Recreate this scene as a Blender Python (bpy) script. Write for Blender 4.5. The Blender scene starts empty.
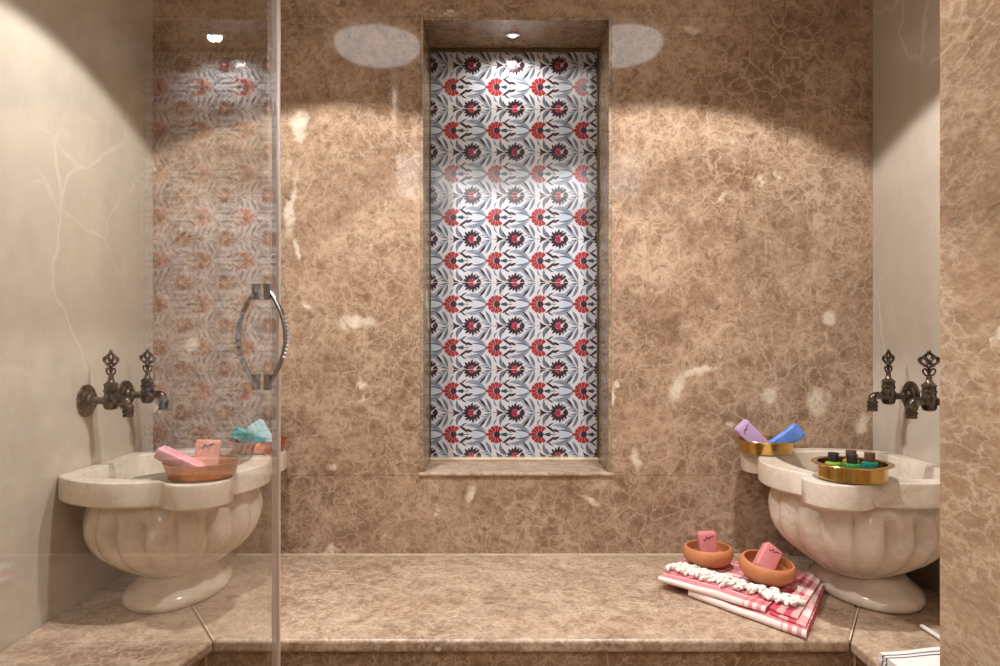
import bpy, bmesh, math, random
from math import sin, cos, pi, sqrt, radians
from mathutils import Vector, Matrix

random.seed(7)
scene = bpy.context.scene
COL = scene.collection

# ------------------------------------------------------------------ measurements
F = 700.0                       # focal length in pixels (image 1000 x 666)
VX, VY = 498.0, 340.0           # vanishing point of the depth direction
CZ = 1.043                      # camera height
BZ = 0.45                       # bench top
YB = 1.931                      # back wall
XL, XR = -0.952, 1.034          # side walls
YN = 2.122                      # bottom of the niche
NX0, NX1, NZ0, NZ1 = -0.215, 0.314, 0.670, 1.934
YF = 1.384                      # front edge of the rear bench
CEIL = CZ + 1.085
JX, JY = 0.600, 0.952            # entry jamb face on the right


def on_bench(px, py, h=0.0):
    """point seen at pixel (px, py) that lies h above the bench top"""
    d = F * (CZ - BZ - h) / (py - VY)
    return Vector(((px - VX) * d / F, d, BZ + h))


def srgb(r, g, b):
    def c(v):
        v /= 255.0
        return v / 12.92 if v <= 0.04045 else ((v + 0.055) / 1.055) ** 2.4
    return (c(r), c(g), c(b), 1.0)


# ------------------------------------------------------------------ materials
class NT:
    def __init__(self, name):
        self.m = bpy.data.materials.new(name)
        self.m.use_nodes = True
        self.t = self.m.node_tree
        self.t.nodes.clear()
        self.out = self.n('ShaderNodeOutputMaterial')

    def n(self, kind, **kw):
        nd = self.t.nodes.new(kind)
        for k, v in kw.items():
            setattr(nd, k, v)
        return nd

    def l(self, a, b):
        self.t.links.new(a, b)

    def setv(self, sock, v):
        if hasattr(v, 'is_linked') or hasattr(v, 'links'):
            self.l(v, sock)
        else:
            sock.default_value = v

    def math(self, op, a, b=None, c=None, clamp=False):
        nd = self.n('ShaderNodeMath', operation=op)
        nd.use_clamp = clamp
        self.setv(nd.inputs[0], a)
        if b is not None:
            self.setv(nd.inputs[1], b)
        if c is not None:
            self.setv(nd.inputs[2], c)
        return nd.outputs[0]

    def mix(self, fac, a, b, blend='MIX'):
        nd = self.n('ShaderNodeMix', data_type='RGBA', blend_type=blend)
        self.setv(nd.inputs[0], fac)
        self.setv(nd.inputs[6], a)
        self.setv(nd.inputs[7], b)
        return nd.outputs[2]

    def rng(self, v, a, b, c=0.0, d=1.0, smooth=True):
        nd = self.n('ShaderNodeMapRange')
        nd.interpolation_type = 'SMOOTHSTEP' if smooth else 'LINEAR'
        self.setv(nd.inputs[0], v)
        nd.inputs[1].default_value = a
        nd.inputs[2].default_value = b
        nd.inputs[3].default_value = c
        nd.inputs[4].default_value = d
        return nd.outputs[0]

    def noise(self, vec, scale, detail=4, rough=0.55, dist=0.0):
        nd = self.n('ShaderNodeTexNoise')
        self.l(vec, nd.inputs['Vector'])
        nd.inputs['Scale'].default_value = scale
        nd.inputs['Detail'].default_value = detail
        nd.inputs['Roughness'].default_value = rough
        nd.inputs['Distortion'].default_value = dist
        return nd.outputs['Fac'], nd.outputs['Color']

    def crackle(self, vec, scale, w0, w1):
        nd = self.n('ShaderNodeTexVoronoi', feature='DISTANCE_TO_EDGE')
        self.l(vec, nd.inputs['Vector'])
        nd.inputs['Scale'].default_value = scale
        return self.rng(nd.outputs['Distance'], w0, w1, 1.0, 0.0)

    def warp(self, vec, scale, amount, detail=3):
        _, c = self.noise(vec, scale, detail)
        s = self.n('ShaderNodeVectorMath', operation='SUBTRACT')
        self.l(c, s.inputs[0])
        s.inputs[1].default_value = (0.5, 0.5, 0.5)
        k = self.n('ShaderNodeVectorMath', operation='SCALE')
        self.l(s.outputs[0], k.inputs[0])
        k.inputs['Scale'].default_value = amount
        a = self.n('ShaderNodeVectorMath', operation='ADD')
        self.l(vec, a.inputs[0])
        self.l(k.outputs[0], a.inputs[1])
        return a.outputs[0]

    def coords(self, loc=(0, 0, 0), scale=(1, 1, 1), rot=(0, 0, 0), kind='Object'):
        tc = self.n('ShaderNodeTexCoord')
        mp = self.n('ShaderNodeMapping')
        self.l(tc.outputs[kind], mp.inputs[0])
        mp.inputs['Location'].default_value = loc
        mp.inputs['Rotation'].default_value = rot
        mp.inputs['Scale'].default_value = scale
        return mp.outputs[0]

    def principled(self, color, rough=0.5, metal=0.0, spec=0.5, bump=None, bump_s=0.1, bump_d=0.002, **kw):
        p = self.n('ShaderNodeBsdfPrincipled')
        self.setv(p.inputs['Base Color'], color)
        self.setv(p.inputs['Roughness'], rough)
        p.inputs['Metallic'].default_value = metal
        p.inputs['Specular IOR Level'].default_value = spec
        for k, v in kw.items():
            p.inputs[k.replace('_', ' ')].default_value = v
        if bump is not None:
            b = self.n('ShaderNodeBump')
            b.inputs['Strength'].default_value = bump_s
            b.inputs['Distance'].default_value = bump_d
            self.l(bump, b.inputs['Height'])
            self.l(b.outputs[0], p.inputs['Normal'])
        self.l(p.outputs[0], self.out.inputs[0])
        return self.m


def marble_brown(name, dark, light, vein, pale, k=1.0, loc=(0, 0, 0), scale=(1, 1, 1), rot=(0, 0, 0),
                 rough=0.06, vein_amt=0.42, patch=0.65, spots=()):
    t = NT(name)
    v = t.coords(loc, scale, rot)
    w1 = t.warp(v, 3.0 * k, 0.30 / k, 4)
    w2 = t.warp(v, 12.0 * k, 0.07 / k, 4)
    n1, _ = t.noise(w1, 4.0 * k, 8, 0.72)
    n2, _ = t.noise(w2, 26.0 * k, 8, 0.78)
    n3, _ = t.noise(v, 95.0 * k, 5, 0.75)
    s = t.math('ADD', t.math('MULTIPLY', n1, 0.30), t.math('MULTIPLY', n2, 0.46))
    s = t.math('ADD', s, t.math('MULTIPLY', n3, 0.26))
    base = t.mix(t.rng(s, 0.40, 0.66), dark, light)
    # network of fine pale veins
    w3 = t.warp(t.warp(w2, 34.0 * k, 0.030 / k, 4), 90.0 * k, 0.016 / k, 3)
    c1 = t.crackle(w3, 21.0 * k, 0.0, 0.075)
    c2 = t.crackle(w3, 41.0 * k, 0.0, 0.100)
    c3 = t.crackle(w1, 4.2 * k, 0.0, 0.020)
    m1, _ = t.noise(v, 5.0 * k, 4, 0.6)
    m2, _ = t.noise(w1, 8.0 * k, 4, 0.6)
    f1 = t.math('MULTIPLY', c1, t.rng(m1, 0.28, 0.56))
    f2 = t.math('MULTIPLY', c2, t.rng(m2, 0.32, 0.62, 0.0, 0.8))
    f3 = t.math('MULTIPLY', c3, t.rng(m2, 0.48, 0.6))
    f = t.math('MAXIMUM', t.math('MAXIMUM', f1, f2), f3)
    base = t.mix(t.math('MULTIPLY', f, vein_amt), base, vein)
    # sparse cream blotches
    p1, _ = t.noise(w2, 4.6 * k, 5, 0.62)
    base = t.mix(t.math('MULTIPLY', t.rng(p1, patch, patch + 0.055), 0.85), base, pale)
    if spots:
        tc = t.n('ShaderNodeTexCoord')
        fl = t.n('ShaderNodeVectorMath', operation='MULTIPLY')
        t.l(t.warp(t.warp(tc.outputs['Object'], 18.0, 0.05, 4), 60.0, 0.02, 3), fl.inputs[0])
        fl.inputs[1].default_value = (1, 0, 1)
        tot = None
        for x, z, a, b, ang in spots:
            mp = t.n('ShaderNodeMapping', vector_type='TEXTURE')
            t.l(fl.outputs[0], mp.inputs[0])
            mp.inputs['Location'].default_value = (x, 0, z)
            mp.inputs['Rotation'].default_value = (0, radians(ang), 0)
            mp.inputs['Scale'].default_value = (a, 1, b)
            ln = t.n('ShaderNodeVectorMath', operation='LENGTH')
            t.l(mp.outputs[0], ln.inputs[0])
            q = t.rng(ln.outputs['Value'], 0.35, 1.25, 1.0, 0.0)
            tot = q if tot is None else t.math('MAXIMUM', tot, q)
        base = t.mix(t.math('MULTIPLY', tot, t.rng(n2, 0.32, 0.56, 0.25, 0.8)), base, pale)
    # dark pores
    d1, _ = t.noise(w3, 22.0 * k, 3, 0.5)
    base = t.mix(t.math('MULTIPLY', t.rng(d1, 0.36, 0.28), 0.45), base,
                 (dark[0] * 0.55, dark[1] * 0.55, dark[2] * 0.55, 1))
    return t.principled(base, rough)


def marble_beige(name, a, b, vein, loc=(0, 0, 0), rough=0.12, k=1.0, rot=(0.5, 0.4, 0.2), amt=0.5, blot=None, stretch=(1, 1, 1)):
    t = NT(name)
    v = t.coords(loc, stretch, rot)
    w1 = t.warp(v, 2.2 * k, 0.35 / k, 4)
    n1, _ = t.noise(w1, 2.5 * k, 8, 0.6)
    n2, _ = t.noise(v, 22.0 * k, 5, 0.6)
    s = t.math('ADD', t.math('MULTIPLY', n1, 0.75), t.math('MULTIPLY', n2, 0.25))
    base = t.mix(t.rng(s, 0.36, 0.64), a, b)
    c1 = t.crackle(w1, 1.5 * k, 0.0, 0.010)
    c2 = t.crackle(w1, 3.7 * k, 0.0, 0.014)
    m1, _ = t.noise(v, 3.5 * k, 3, 0.5)
    f = t.math('MAXIMUM', t.math('MULTIPLY', c1, t.rng(m1, 0.42, 0.6)),
               t.math('MULTIPLY', c2, t.rng(m1, 0.54, 0.68, 0, 0.7)))
    base = t.mix(t.math('MULTIPLY', f, amt), base, vein)
    if blot is not None:
        g, _ = t.noise(w1, 6.0 * k, 6, 0.7)
        base = t.mix(t.math('MULTIPLY', t.rng(g, 0.56, 0.72), 0.55), base, blot)
    return t.principled(base, rough)


def plain(name, col, rough=0.5, metal=0.0, var=0.12, nscale=25, bump=0.0, bscale=80, spec=0.5, **kw):
    t = NT(name)
    v = t.coords()
    n, _ = t.noise(v, nscale, 5, 0.6)
    lo = tuple(c * (1 - var) for c in col[:3]) + (1,)
    hi = tuple(min(1, c * (1 + var)) for c in col[:3]) + (1,)
    c = t.mix(t.rng(n, 0.3, 0.7), lo, hi)
    b = t.noise(v, bscale, 4, 0.6)[0] if bump else None
    return t.principled(c, rough, metal, spec, b, bump, **kw)


BROWN_D, BROWN_L = srgb(124, 96, 75), srgb(189, 160, 133)
BROWN_V, BROWN_P = srgb(212, 190, 166), srgb(228, 214, 194)
M_wall = marble_brown('brown veined marble', BROWN_D, BROWN_L, BROWN_V, BROWN_P, 1.0, (2.3, 0.4, 5.1),
                      spots=[((x - VX) * YB / F, CZ + (VY - y) * YB / F, a * YB / F, b * YB / F, r) for x, y, a, b, r in (
                          (697, 372, 24, 5, -12), (676, 388, 7, 16, 20), (770, 396, 9, 10, 0), (818, 402, 12, 16, -25), (356, 322, 21, 8, 0),
                          (300, 124, 8, 18, 0), (828, 318, 9, 7, 0), (470, 494, 5, 14, 25), (635, 460, 5, 10, 0), (292, 205, 5, 34, 8),
                          (194, 345, 8, 8, 0), (862, 424, 6, 12, 20), (748, 446, 6, 8, 0), (296, 250, 4, 14, -20), (690, 30, 9, 4, 10),
                          (330, 468, 6, 3, 0), (590, 500, 12, 3, 20))])
M_niche = marble_brown('brown niche marble', srgb(118, 96, 72), srgb(170, 146, 114), BROWN_V, BROWN_P, 1.1, (7.7, 1.4, 2.1), rough=0.22)
M_bench = marble_brown('bench marble', srgb(132, 103, 80), srgb(203, 178, 152), srgb(228, 210, 190),
                       srgb(236, 220, 198), 1.2, (4.4, 8.4, 1.1), vein_amt=0.35, rough=0.38, patch=0.68)
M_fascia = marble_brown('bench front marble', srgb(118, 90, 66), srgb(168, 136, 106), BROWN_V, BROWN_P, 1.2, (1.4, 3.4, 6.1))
M_jamb = marble_brown('pale brown jamb marble', srgb(160, 128, 101), srgb(213, 184, 154), srgb(240, 224, 198),
                      srgb(244, 232, 212), 1.6, (0.4, 5.4, 3.1), (1, 0.55, 1.15), (0.7, 0, 0), vein_amt=0.38, patch=0.63)
M_side = marble_beige('beige polished marble', srgb(186, 173, 157), srgb(201, 189, 173), srgb(232, 222, 206), (3, 1, 2), rot=(0.75, 0.1, 0.1), amt=0.42, k=0.8, stretch=(1, 1.15, 0.85))
M_basin = marble_beige('cream basin marble', srgb(206, 189, 171), srgb(230, 218, 203), srgb(170, 140, 112), (1, 6, 2),
                       0.16, 3.0, amt=0.35, blot=srgb(200, 172, 146))
M_grout = plain('cream grout', srgb(214, 196, 172), 0.7)
M_ceil = plain('ceiling plaster', srgb(214, 204, 190), 0.8)
M_room = plain('room plaster', srgb(196, 180, 160), 0.8)
M_floor = marble_beige('floor marble', srgb(150, 124, 98), srgb(176, 148, 120), srgb(214, 196, 172), (5, 1, 2), 0.2)
M_chrome = plain('chrome', (0.72, 0.71, 0.70, 1), 0.12, 1.0, 0.05)
M_steel = plain('polished steel', (0.36, 0.36, 0.37, 1), 0.16, 1.0, 0.08)
M_alu = plain('satin aluminium', srgb(226, 214, 208), 0.32, 0.55, 0.04)
M_bronze = NT('antique bronze')
_v = M_bronze.coords()
_n, _ = M_bronze.noise(_v, 60, 4, 0.6)
M_bronze = M_bronze.principled(M_bronze.mix(M_bronze.rng(_n, 0.35, 0.7), srgb(58, 52, 48), srgb(132, 120, 106)), 0.28, 0.9)
M_brass = plain('hammered brass', srgb(204, 168, 98), 0.2, 1.0, 0.15, 40, 0.25, 70)
M_copper = plain('copper', srgb(206, 132, 88), 0.26, 0.9, 0.15, 40, 0.2, 60)
M_copperwood = plain('brushed copper', srgb(178, 110, 68), 0.34, 0.7, 0.2, 30, 0.2, 60)
M_terra = plain('terracotta clay', srgb(190, 122, 78), 0.6, 0, 0.1, 30, 0.15, 120)
M_soap_pink = plain('rose soap', srgb(214, 132, 132), 0.55, 0, 0.08, 60, 0.2, 150)
M_soap_salmon = plain('salmon soap', srgb(232, 164, 142), 0.5, 0, 0.07, 60, 0.2, 150)
M_soap_mauve = plain('mauve pink soap', srgb(212, 146, 156), 0.5, 0, 0.12, 60, 0.2, 150)
M_soap_lilac = plain('lilac soap', srgb(190, 158, 200), 0.5, 0, 0.07, 60, 0.2, 150)
M_soap_blue = plain('blue soap', srgb(98, 136, 214), 0.5, 0, 0.15, 45, 0.5, 60)
M_soap_teal = plain('teal soap', srgb(74, 164, 160), 0.5, 0, 0.18, 45, 0.6, 60)
M_soap_ice = plain('pale blue soap', srgb(182, 212, 214), 0.25, 0, 0.07, 60, 0.2, 100)
M_mark = plain('stamped mark', srgb(92, 44, 48), 0.7)
M_cap_black = plain('black cap', srgb(30, 24, 22), 0.45)
M_cap_brown = plain('brown cap', srgb(92, 56, 40), 0.45)
M_seal_white = plain('white seal', srgb(226, 222, 214), 0.6)


def liquid(name, col):
    t = NT(name)
    v = t.coords()
    n, _ = t.noise(v, 30, 2)
    c = t.mix(n, col, tuple(min(1, q * 1.25) for q in col[:3]) + (1,))
    m = t.principled(c, 0.06, 0, 0.5)
    for nd in t.t.nodes:
        if nd.type == 'BSDF_PRINCIPLED':
            nd.inputs['Transmission Weight'].default_value = 0.45
            nd.inputs['IOR'].default_value = 1.4
    return m


M_liq_lime = liquid('lime liquid', srgb(150, 190, 70))
M_liq_green = liquid('green liquid', srgb(60, 150, 80))
M_liq_teal = liquid('teal liquid', srgb(30, 140, 120))
M_liq_amber = liquid('amber green liquid', srgb(170, 160, 60))


def glass_mat():
    t = NT('clear glass')
    g = t.n('ShaderNodeNewGeometry')
    d = t.n('ShaderNodeVectorMath', operation='DOT_PRODUCT')
    t.l(g.outputs['Normal'], d.inputs[0])
    t.l(g.outputs['Incoming'], d.inputs[1])
    a = t.math('ABSOLUTE', d.outputs['Value'])
    q = t.math('SUBTRACT', 1.0, a, clamp=True)
    f = t.math('ADD', 0.042, t.math('MULTIPLY', t.math('POWER', q, 5.0), 0.958))
    n, _ = t.noise(t.coords(), 3.0, 2)
    tr = t.n('ShaderNodeBsdfTransparent')
    t.l(t.mix(n, (0.955, 0.965, 0.955, 1), (0.965, 0.97, 0.965, 1)), tr.inputs[0])
    gl = t.n('ShaderNodeBsdfGlossy')
    gl.inputs['Roughness'].default_value = 0.0
    gl.inputs['Color'].default_value = (1, 1, 1, 1)
    mx = t.n('ShaderNodeMixShader')
    t.l(f, mx.inputs[0])
    t.l(tr.outputs[0], mx.inputs[1])
    t.l(gl.outputs[0], mx.inputs[2])
    t.l(mx.outputs[0], t.out.inputs[0])
    return t.m


M_glass = glass_mat()


def emit(name, col, s):
    t = NT(name)
    e = t.n('ShaderNodeEmission')
    n, _ = t.noise(t.coords(), 3.0, 2)
    t.l(t.mix(n, col, tuple(c * 0.97 for c in col[:3]) + (1,)), e.inputs[0])
    e.inputs[1].default_value = s
    t.l(e.outputs[0], t.out.inputs[0])
    return t.m


M_crystal = plain('cut crystal', (0.85, 0.85, 0.87, 1), 0.06, 0.6, 0.02)

# ------------------------------------------------------------------ mesh builder


class MB:
    def __init__(self):
        self.v, self.f, self.mi, self.uv = [], [], [], {}

    def add(self, vs, fs, mi=0):
        o = len(self.v)
        self.v += [tuple(p) for p in vs]
        for f in fs:
            self.f.append(tuple(i + o for i in f))
            self.mi.append(mi)
        return o

    def box(self, a, b, mi=0):
        x0, y0, z0 = a
        x1, y1, z1 = b
        vs = [(x0, y0, z0), (x1, y0, z0), (x1, y1, z0), (x0, y1, z0),
              (x0, y0, z1), (x1, y0, z1), (x1, y1, z1), (x0, y1, z1)]
        self.add(vs, [(0, 3, 2, 1), (4, 5, 6, 7), (0, 1, 5, 4), (1, 2, 6, 5), (2, 3, 7, 6), (3, 0, 4, 7)], mi)
        return self

    def prism(self, poly, z0, z1, mi=0):
        n = len(poly)
        vs = [(x, y, z0) for x, y in poly] + [(x, y, z1) for x, y in poly]
        fs = [tuple(range(n))[::-1], tuple(range(n, 2 * n))]
        fs += [(i, (i + 1) % n, n + (i + 1) % n, n + i) for i in range(n)]
        self.add(vs, fs, mi)
        return self

    def rings(self, rings, cap0=True, cap1=True, mi=0, closed=False):
        n = len(rings[0])
        vs = [p for r in rings for p in r]
        fs = []
        m = len(rings)
        for k in range(m if closed else m - 1):
            a, b = k * n, ((k + 1) % m) * n
            for i in range(n):
                j = (i + 1) % n
                fs.append((a + i, a + j, b + j, b + i))
        if not closed:
            if cap0:
                fs.append(tuple(range(n))[::-1])
            if cap1:
                fs.append(tuple(range((m - 1) * n, m * n)))
        self.add(vs, fs, mi)
        return self

    def lathe(self, prof, seg=40, c=(0, 0, 0), axis='Z', sx=1.0, sy=1.0, mi=0, cap0=True, cap1=True, mod=None):
        rs = []
        for r, z in prof:
            ring = []
            for i in range(seg):
                a = 2 * pi * i / seg
                rr = r * (mod(a, z) if mod else 1.0)
                p = (rr * cos(a) * sx, rr * sin(a) * sy, z)
                if axis == 'X':
                    p = (z, p[0], p[1])
                ring.append((c[0] + p[0], c[1] + p[1], c[2] + p[2]))
            rs.append(ring)
        return self.rings(rs, cap0, cap1, mi)

    def tube(self, path, r, seg=10, mi=0, closed=False, flat=1.0):
        P = [Vector(p) for p in path]
        n = len(P)
        rad = r if isinstance(r, (list, tuple)) else [r] * n
        T = []
        for i in range(n):
            if closed:
                T.append((P[(i + 1) % n] - P[i - 1]).normalized())
            else:
                T.append((P[min(i + 1, n - 1)] - P[max(i - 1, 0)]).normalized())
        u = T[0].orthogonal().normalized()
        rs = []
        for i in range(n):
            u = (u - T[i] * u.dot(T[i]))
            u = u.normalized() if u.length > 1e-6 else T[i].orthogonal().normalized()
            w = T[i].cross(u)
            rs.append([tuple(P[i] + (u * cos(2 * pi * k / seg) + w * sin(2 * pi * k / seg) * flat) * rad[i])
                       for k in range(seg)])
        return self.rings(rs, True, True, mi, closed)

    def sphere(self, c, r, seg=12, rg=8, mi=0, s=(1, 1, 1)):
        rs = []
        for j in range(1, rg):
            a = pi * j / rg
            rs.append([(c[0] + r * s[0] * sin(a) * cos(2 * pi * i / seg),
                        c[1] + r * s[1] * sin(a) * sin(2 * pi * i / seg),
                        c[2] - r * s[2] * cos(a)) for i in range(seg)])
        return self.rings(rs, True, True, mi)

    def build(self, name, mat, parent=None, smooth=True, bevel=0.0, seg=2, angle=40, sub=0):
        me = bpy.data.meshes.new(name)
        me.from_pydata(self.v, [], self.f)
        mats = mat if isinstance(mat, (list, tuple)) else [mat]
        for m in mats:
            me.materials.append(m)
        me.polygons.foreach_set('material_index', self.mi)
        bm = bmesh.new()
        bm.from_mesh(me)
        bmesh.ops.recalc_face_normals(bm, faces=bm.faces)
        bm.to_mesh(me)
        bm.free()
        o = bpy.data.objects.new(name, me)
        COL.objects.link(o)
        if parent is not None:
            o.parent = parent
        if smooth:
            me.polygons.foreach_set('use_smooth', [True] * len(me.polygons))
            try:
                me.set_sharp_from_angle(angle=radians(angle))
            except Exception:
                pass
        if bevel > 0:
            b = o.modifiers.new('bevel', 'BEVEL')
            b.width = bevel
            b.segments = seg
            b.limit_method = 'ANGLE'
            b.angle_limit = radians(35)
            b.harden_normals = False
        if sub:
            s = o.modifiers.new('sub', 'SUBSURF')
            s.levels = s.render_levels = sub
        me.update()
        return o


def tag(o, label=None, cat=None, group=None, kind=None):
    if label:
        o['label'] = label
    if cat:
        o['category'] = cat
    if group:
        o['group'] = group
    if kind:
        o['kind'] = kind
    return o


def thing(name, loc, label, cat, group=None, rot=(0, 0, 0), kind=None):
    o = bpy.data.objects.new(name, None)
    o.empty_display_size = 0.05
    COL.objects.link(o)
    o.location = loc
    o.rotation_euler = rot
    return tag(o, label, cat, group, kind)


def copy_tree(o, parent=None):
    c = o.copy()
    COL.objects.link(c)
    c.parent = parent
    for ch in [x for x in COL.objects if x.parent == o]:
        copy_tree(ch, c)
    return c


def struct(name, mb, mat, **kw):
    return tag(mb.build(name, mat, **kw), kind='structure')


def smoothpath(pts, n=8, closed=False):
    P = [Vector(p) for p in pts]
    out = []
    m = len(P)
    for i in range(m if closed else m - 1):
        if closed:
            a, b, c, d = P[i - 1], P[i], P[(i + 1) % m], P[(i + 2) % m]
        else:
            a, b, c, d = P[max(i - 1, 0)], P[i], P[i + 1], P[min(i + 2, m - 1)]
        for k in range(n):
            t = k / n
            out.append(0.5 * ((2 * b) + (c - a) * t + (2 * a - 5 * b + 4 * c - d) * t * t + (3 * b - a - 3 * c + d) * t ** 3))
    if not closed:
        out.append(P[-1])
    return out


# ------------------------------------------------------------------ room shell
G = 0.0004                      # half width of the hairline joints between slabs
YW = 2.36                       # outer face of the back wall
mb = MB()
mb.box((XL - 0.15, YB, 0.0), (XR + 0.15, YW, NZ0 - G))
mb.box((XL - 0.15, YB, NZ0 + G), (NX0, YW, NZ1 - G))
mb.box((NX1, YB, NZ0 + G), (XR + 0.15, YW, NZ1 - G))
mb.box((XL - 0.15, YB, NZ1 + G), (XR + 0.15, YW, CEIL))
struct('wall_back', mb, M_wall, smooth=False)

mb = MB()
mb.box((XL - 0.15, 0.30, 0.0), (XL, YB, CEIL))
struct('wall_left', mb, M_side, smooth=False)
mb = MB().box((XR, JY, 0.0), (XR + 0.15, YB, CEIL))
struct('wall_right', mb, M_side, smooth=False)
mb = MB().box((JX, -0.25, 0.0), (XR + 0.15, JY, CEIL))
struct('wall_jamb', mb, M_jamb, smooth=False, bevel=0.002)
mb = MB().box((XL - 0.15, 0.16, 0.0), (-0.40, 0.30, CEIL))
struct('wall_front', mb, M_jamb, smooth=False, bevel=0.002)
mb = MB().box((-1.7, -1.95, 0.0), (1.7, -1.8, CEIL))
struct('wall_entry', mb, M_room, smooth=False)
mb = MB().box((-1.85, -1.95, 0.0), (-1.7, 0.30, CEIL)).box((-1.7, 0.16, 0), (XL - 0.15, 0.30, CEIL))
struct('wall_entry_left', mb, M_room, smooth=False)
mb = MB().box((1.7, -1.95, 0.0), (1.85, -0.25, CEIL)).box((XR + 0.15, -0.40, 0), (1.7, -0.25, CEIL))
struct('wall_entry_right', mb, M_room, smooth=False)
mb = MB().box((-1.85, -1.95, -0.1), (1.85, YW, 0.0))
struct('floor', mb, M_floor, smooth=False)
mb = MB().box((-1.85, -1.95, CEIL), (1.85, YW, CEIL + 0.1))
struct('ceiling', mb, M_ceil, smooth=False)

# niche: back board, lining slabs, mitred sill
mb = MB().box((NX0, YN + 0.006, NZ0), (NX1, YW, NZ1))
struct('wall_niche', mb, M_niche, smooth=False)
L = 0.009
mb = MB()
mb.box((NX0, YB - 0.0015, NZ0), (NX0 + L, YN, NZ1))
struct('trim_1', mb, M_niche, smooth=False, bevel=0.002)
mb = MB().box((NX1 - L, YB - 0.0015, NZ0), (NX1, YN, NZ1))
struct('trim_2', mb, M_niche, smooth=False, bevel=0.002)
mb = MB().box((NX0 + L, YB - 0.0015, NZ1 - L), (NX1 - L, YN, NZ1))
struct('trim_3', mb, M_niche, smooth=False, bevel=0.002)
mb = MB()
mb.prism([(NX0 - 0.006, YB - 0.006), (NX1 + 0.006, YB - 0.006), (NX1 - L, YB + 0.02), (NX1 - L, YN), (NX0 + L, YN),
          (NX0 + L, YB + 0.02)], NZ0 - 0.002, NZ0 + 0.008)
struct('trim_4', mb, M_bench, smooth=False, bevel=0.003)
mb = MB().box((NX0 + L, YN - 0.012, NZ0 + 0.008), (NX1 - L, YN, NZ0 + 0.018))
struct('trim_5', mb, M_grout, smooth=False, bevel=0.003)
# dark trim strips round the tiles
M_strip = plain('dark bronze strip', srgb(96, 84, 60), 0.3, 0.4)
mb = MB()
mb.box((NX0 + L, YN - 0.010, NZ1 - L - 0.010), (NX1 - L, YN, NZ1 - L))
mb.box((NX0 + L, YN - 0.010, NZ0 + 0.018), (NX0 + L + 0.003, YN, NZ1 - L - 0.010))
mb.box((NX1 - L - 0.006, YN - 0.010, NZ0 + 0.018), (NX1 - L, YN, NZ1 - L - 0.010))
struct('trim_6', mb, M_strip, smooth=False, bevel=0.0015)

# ------------------------------------------------------------------ patterned tile panel
PX0, PX1, PZ0, PZ1 = NX0 + L, NX1 - L, NZ0 + 0.012, NZ1 - L - 0.008
TM = {
    'ground': plain('white tile glaze', srgb(196, 196, 203), 0.10, 0, 0.03, 8),
    'red': plain('red glaze', srgb(152, 50, 54), 0.12, 0, 0.2, 30),
    'pink': plain('crimson glaze', srgb(164, 54, 80), 0.12, 0, 0.25, 30),
    'dark': plain('aubergine glaze', srgb(58, 44, 56), 0.12, 0, 0.25, 30),
    'grey': plain('grey green glaze', srgb(130, 142, 158), 0.12, 0, 0.12, 30),
    'sage': plain('sage glaze', srgb(98, 108, 122), 0.12, 0, 0.15, 30),
    'pale': plain('pale blue glaze', srgb(180, 194, 208), 0.12, 0, 0.05, 30),
    'teal': plain('deep teal glaze', srgb(52, 74, 78), 0.12, 0, 0.2, 30),
    'joint': M_grout,
}
TK = list(TM)


def leaf(p0, p1, c, w, n=7, pw=0.8):
    """pointed leaf along a quadratic curve"""
    a, b, q = Vector(p0), Vector(p1), Vector(c)
    up, dn = [], []
    for i in range(n + 1):
        t = i / n
        p = a * (1 - t) ** 2 + q * 2 * t * (1 - t) + b * t * t
        d = (q - a) * 2 * (1 - t) + (b - q) * 2 * t
        d = d.normalized() if d.length > 1e-6 else (b - a).normalized()
        nrm = Vector((-d.y, d.x))
        ww = w * 0.5 * max(0.04, sin(pi * t)) ** pw
        up.append(p + nrm * ww)
        dn.append(p - nrm * ww)
    return ('strip', up, dn)


def poly(pts):
    return ('poly', [Vector(p) for p in pts], None)


def disc(c, r, n=12, sx=1.0):
    return poly([(c[0] + r * sx * cos(2 * pi * i / n), c[1] + r * sin(2 * pi * i / n)) for i in range(n)])


MOT = []                        # (shape, material, layer)


def both(shape, m, ly, axis=0.0):
    MOT.append((shape, m, ly))
    k, a, b = shape
    fl = lambda L_: [Vector((p.x, 2 * axis - p.y)) for p in L_] if L_ else None
    MOT.append(((k, fl(a), fl(b)), m, ly))


# carnation row
cx = 0.075
for i in range(9):
    a = radians(58 + i * (244 / 8.0))
    d = Vector((cos(a), sin(a)))
    n_ = Vector((-d.y, d.x))
    c0 = Vector((cx, 0))
    R = 0.215
    MOT.append((poly([c0 + d * 0.07 - n_ * 0.016, c0 + d * R * 0.82 - n_ * 0.046, c0 + d * R - n_ * 0.030,
                      c0 + d * R * 0.93, c0 + d * R + n_ * 0.030, c0 + d * R * 0.82 + n_ * 0.046,
                      c0 + d * 0.07 + n_ * 0.016]), 'red', 2))
MOT.append((disc((0.088, 0), 0.075, 12), 'dark', 3))
MOT.append((leaf((-0.19, 0), (-0.12, 0), (-0.15, 0), 0.05), 'red', 2))
MOT.append((poly([(0.19, -0.02), (0.30, -0.05), (0.335, 0), (0.30, 0.05), (0.19, 0.02)]), 'teal', 3))
MOT.append((poly([(0.14, -0.008), (0.44, -0.008), (0.44, 0.008), (0.14, 0.008)]), 'dark', 2))
both(leaf((0.20, 0.20), (0.42, 0.035), (0.33, 0.14), 0.056), 'dark', 3)
both(leaf((0.36, 0.11), (0.53, 0.05), (0.45, 0.10), 0.06), 'dark', 2)
both(leaf((0.36, 0.20), (0.86, 0.015), (0.64, 0.27), 0.10), 'grey', 1)
both(leaf((0.50, 0.09), (0.84, 0.01), (0.70, 0.13), 0.045), 'sage', 2)
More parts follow.
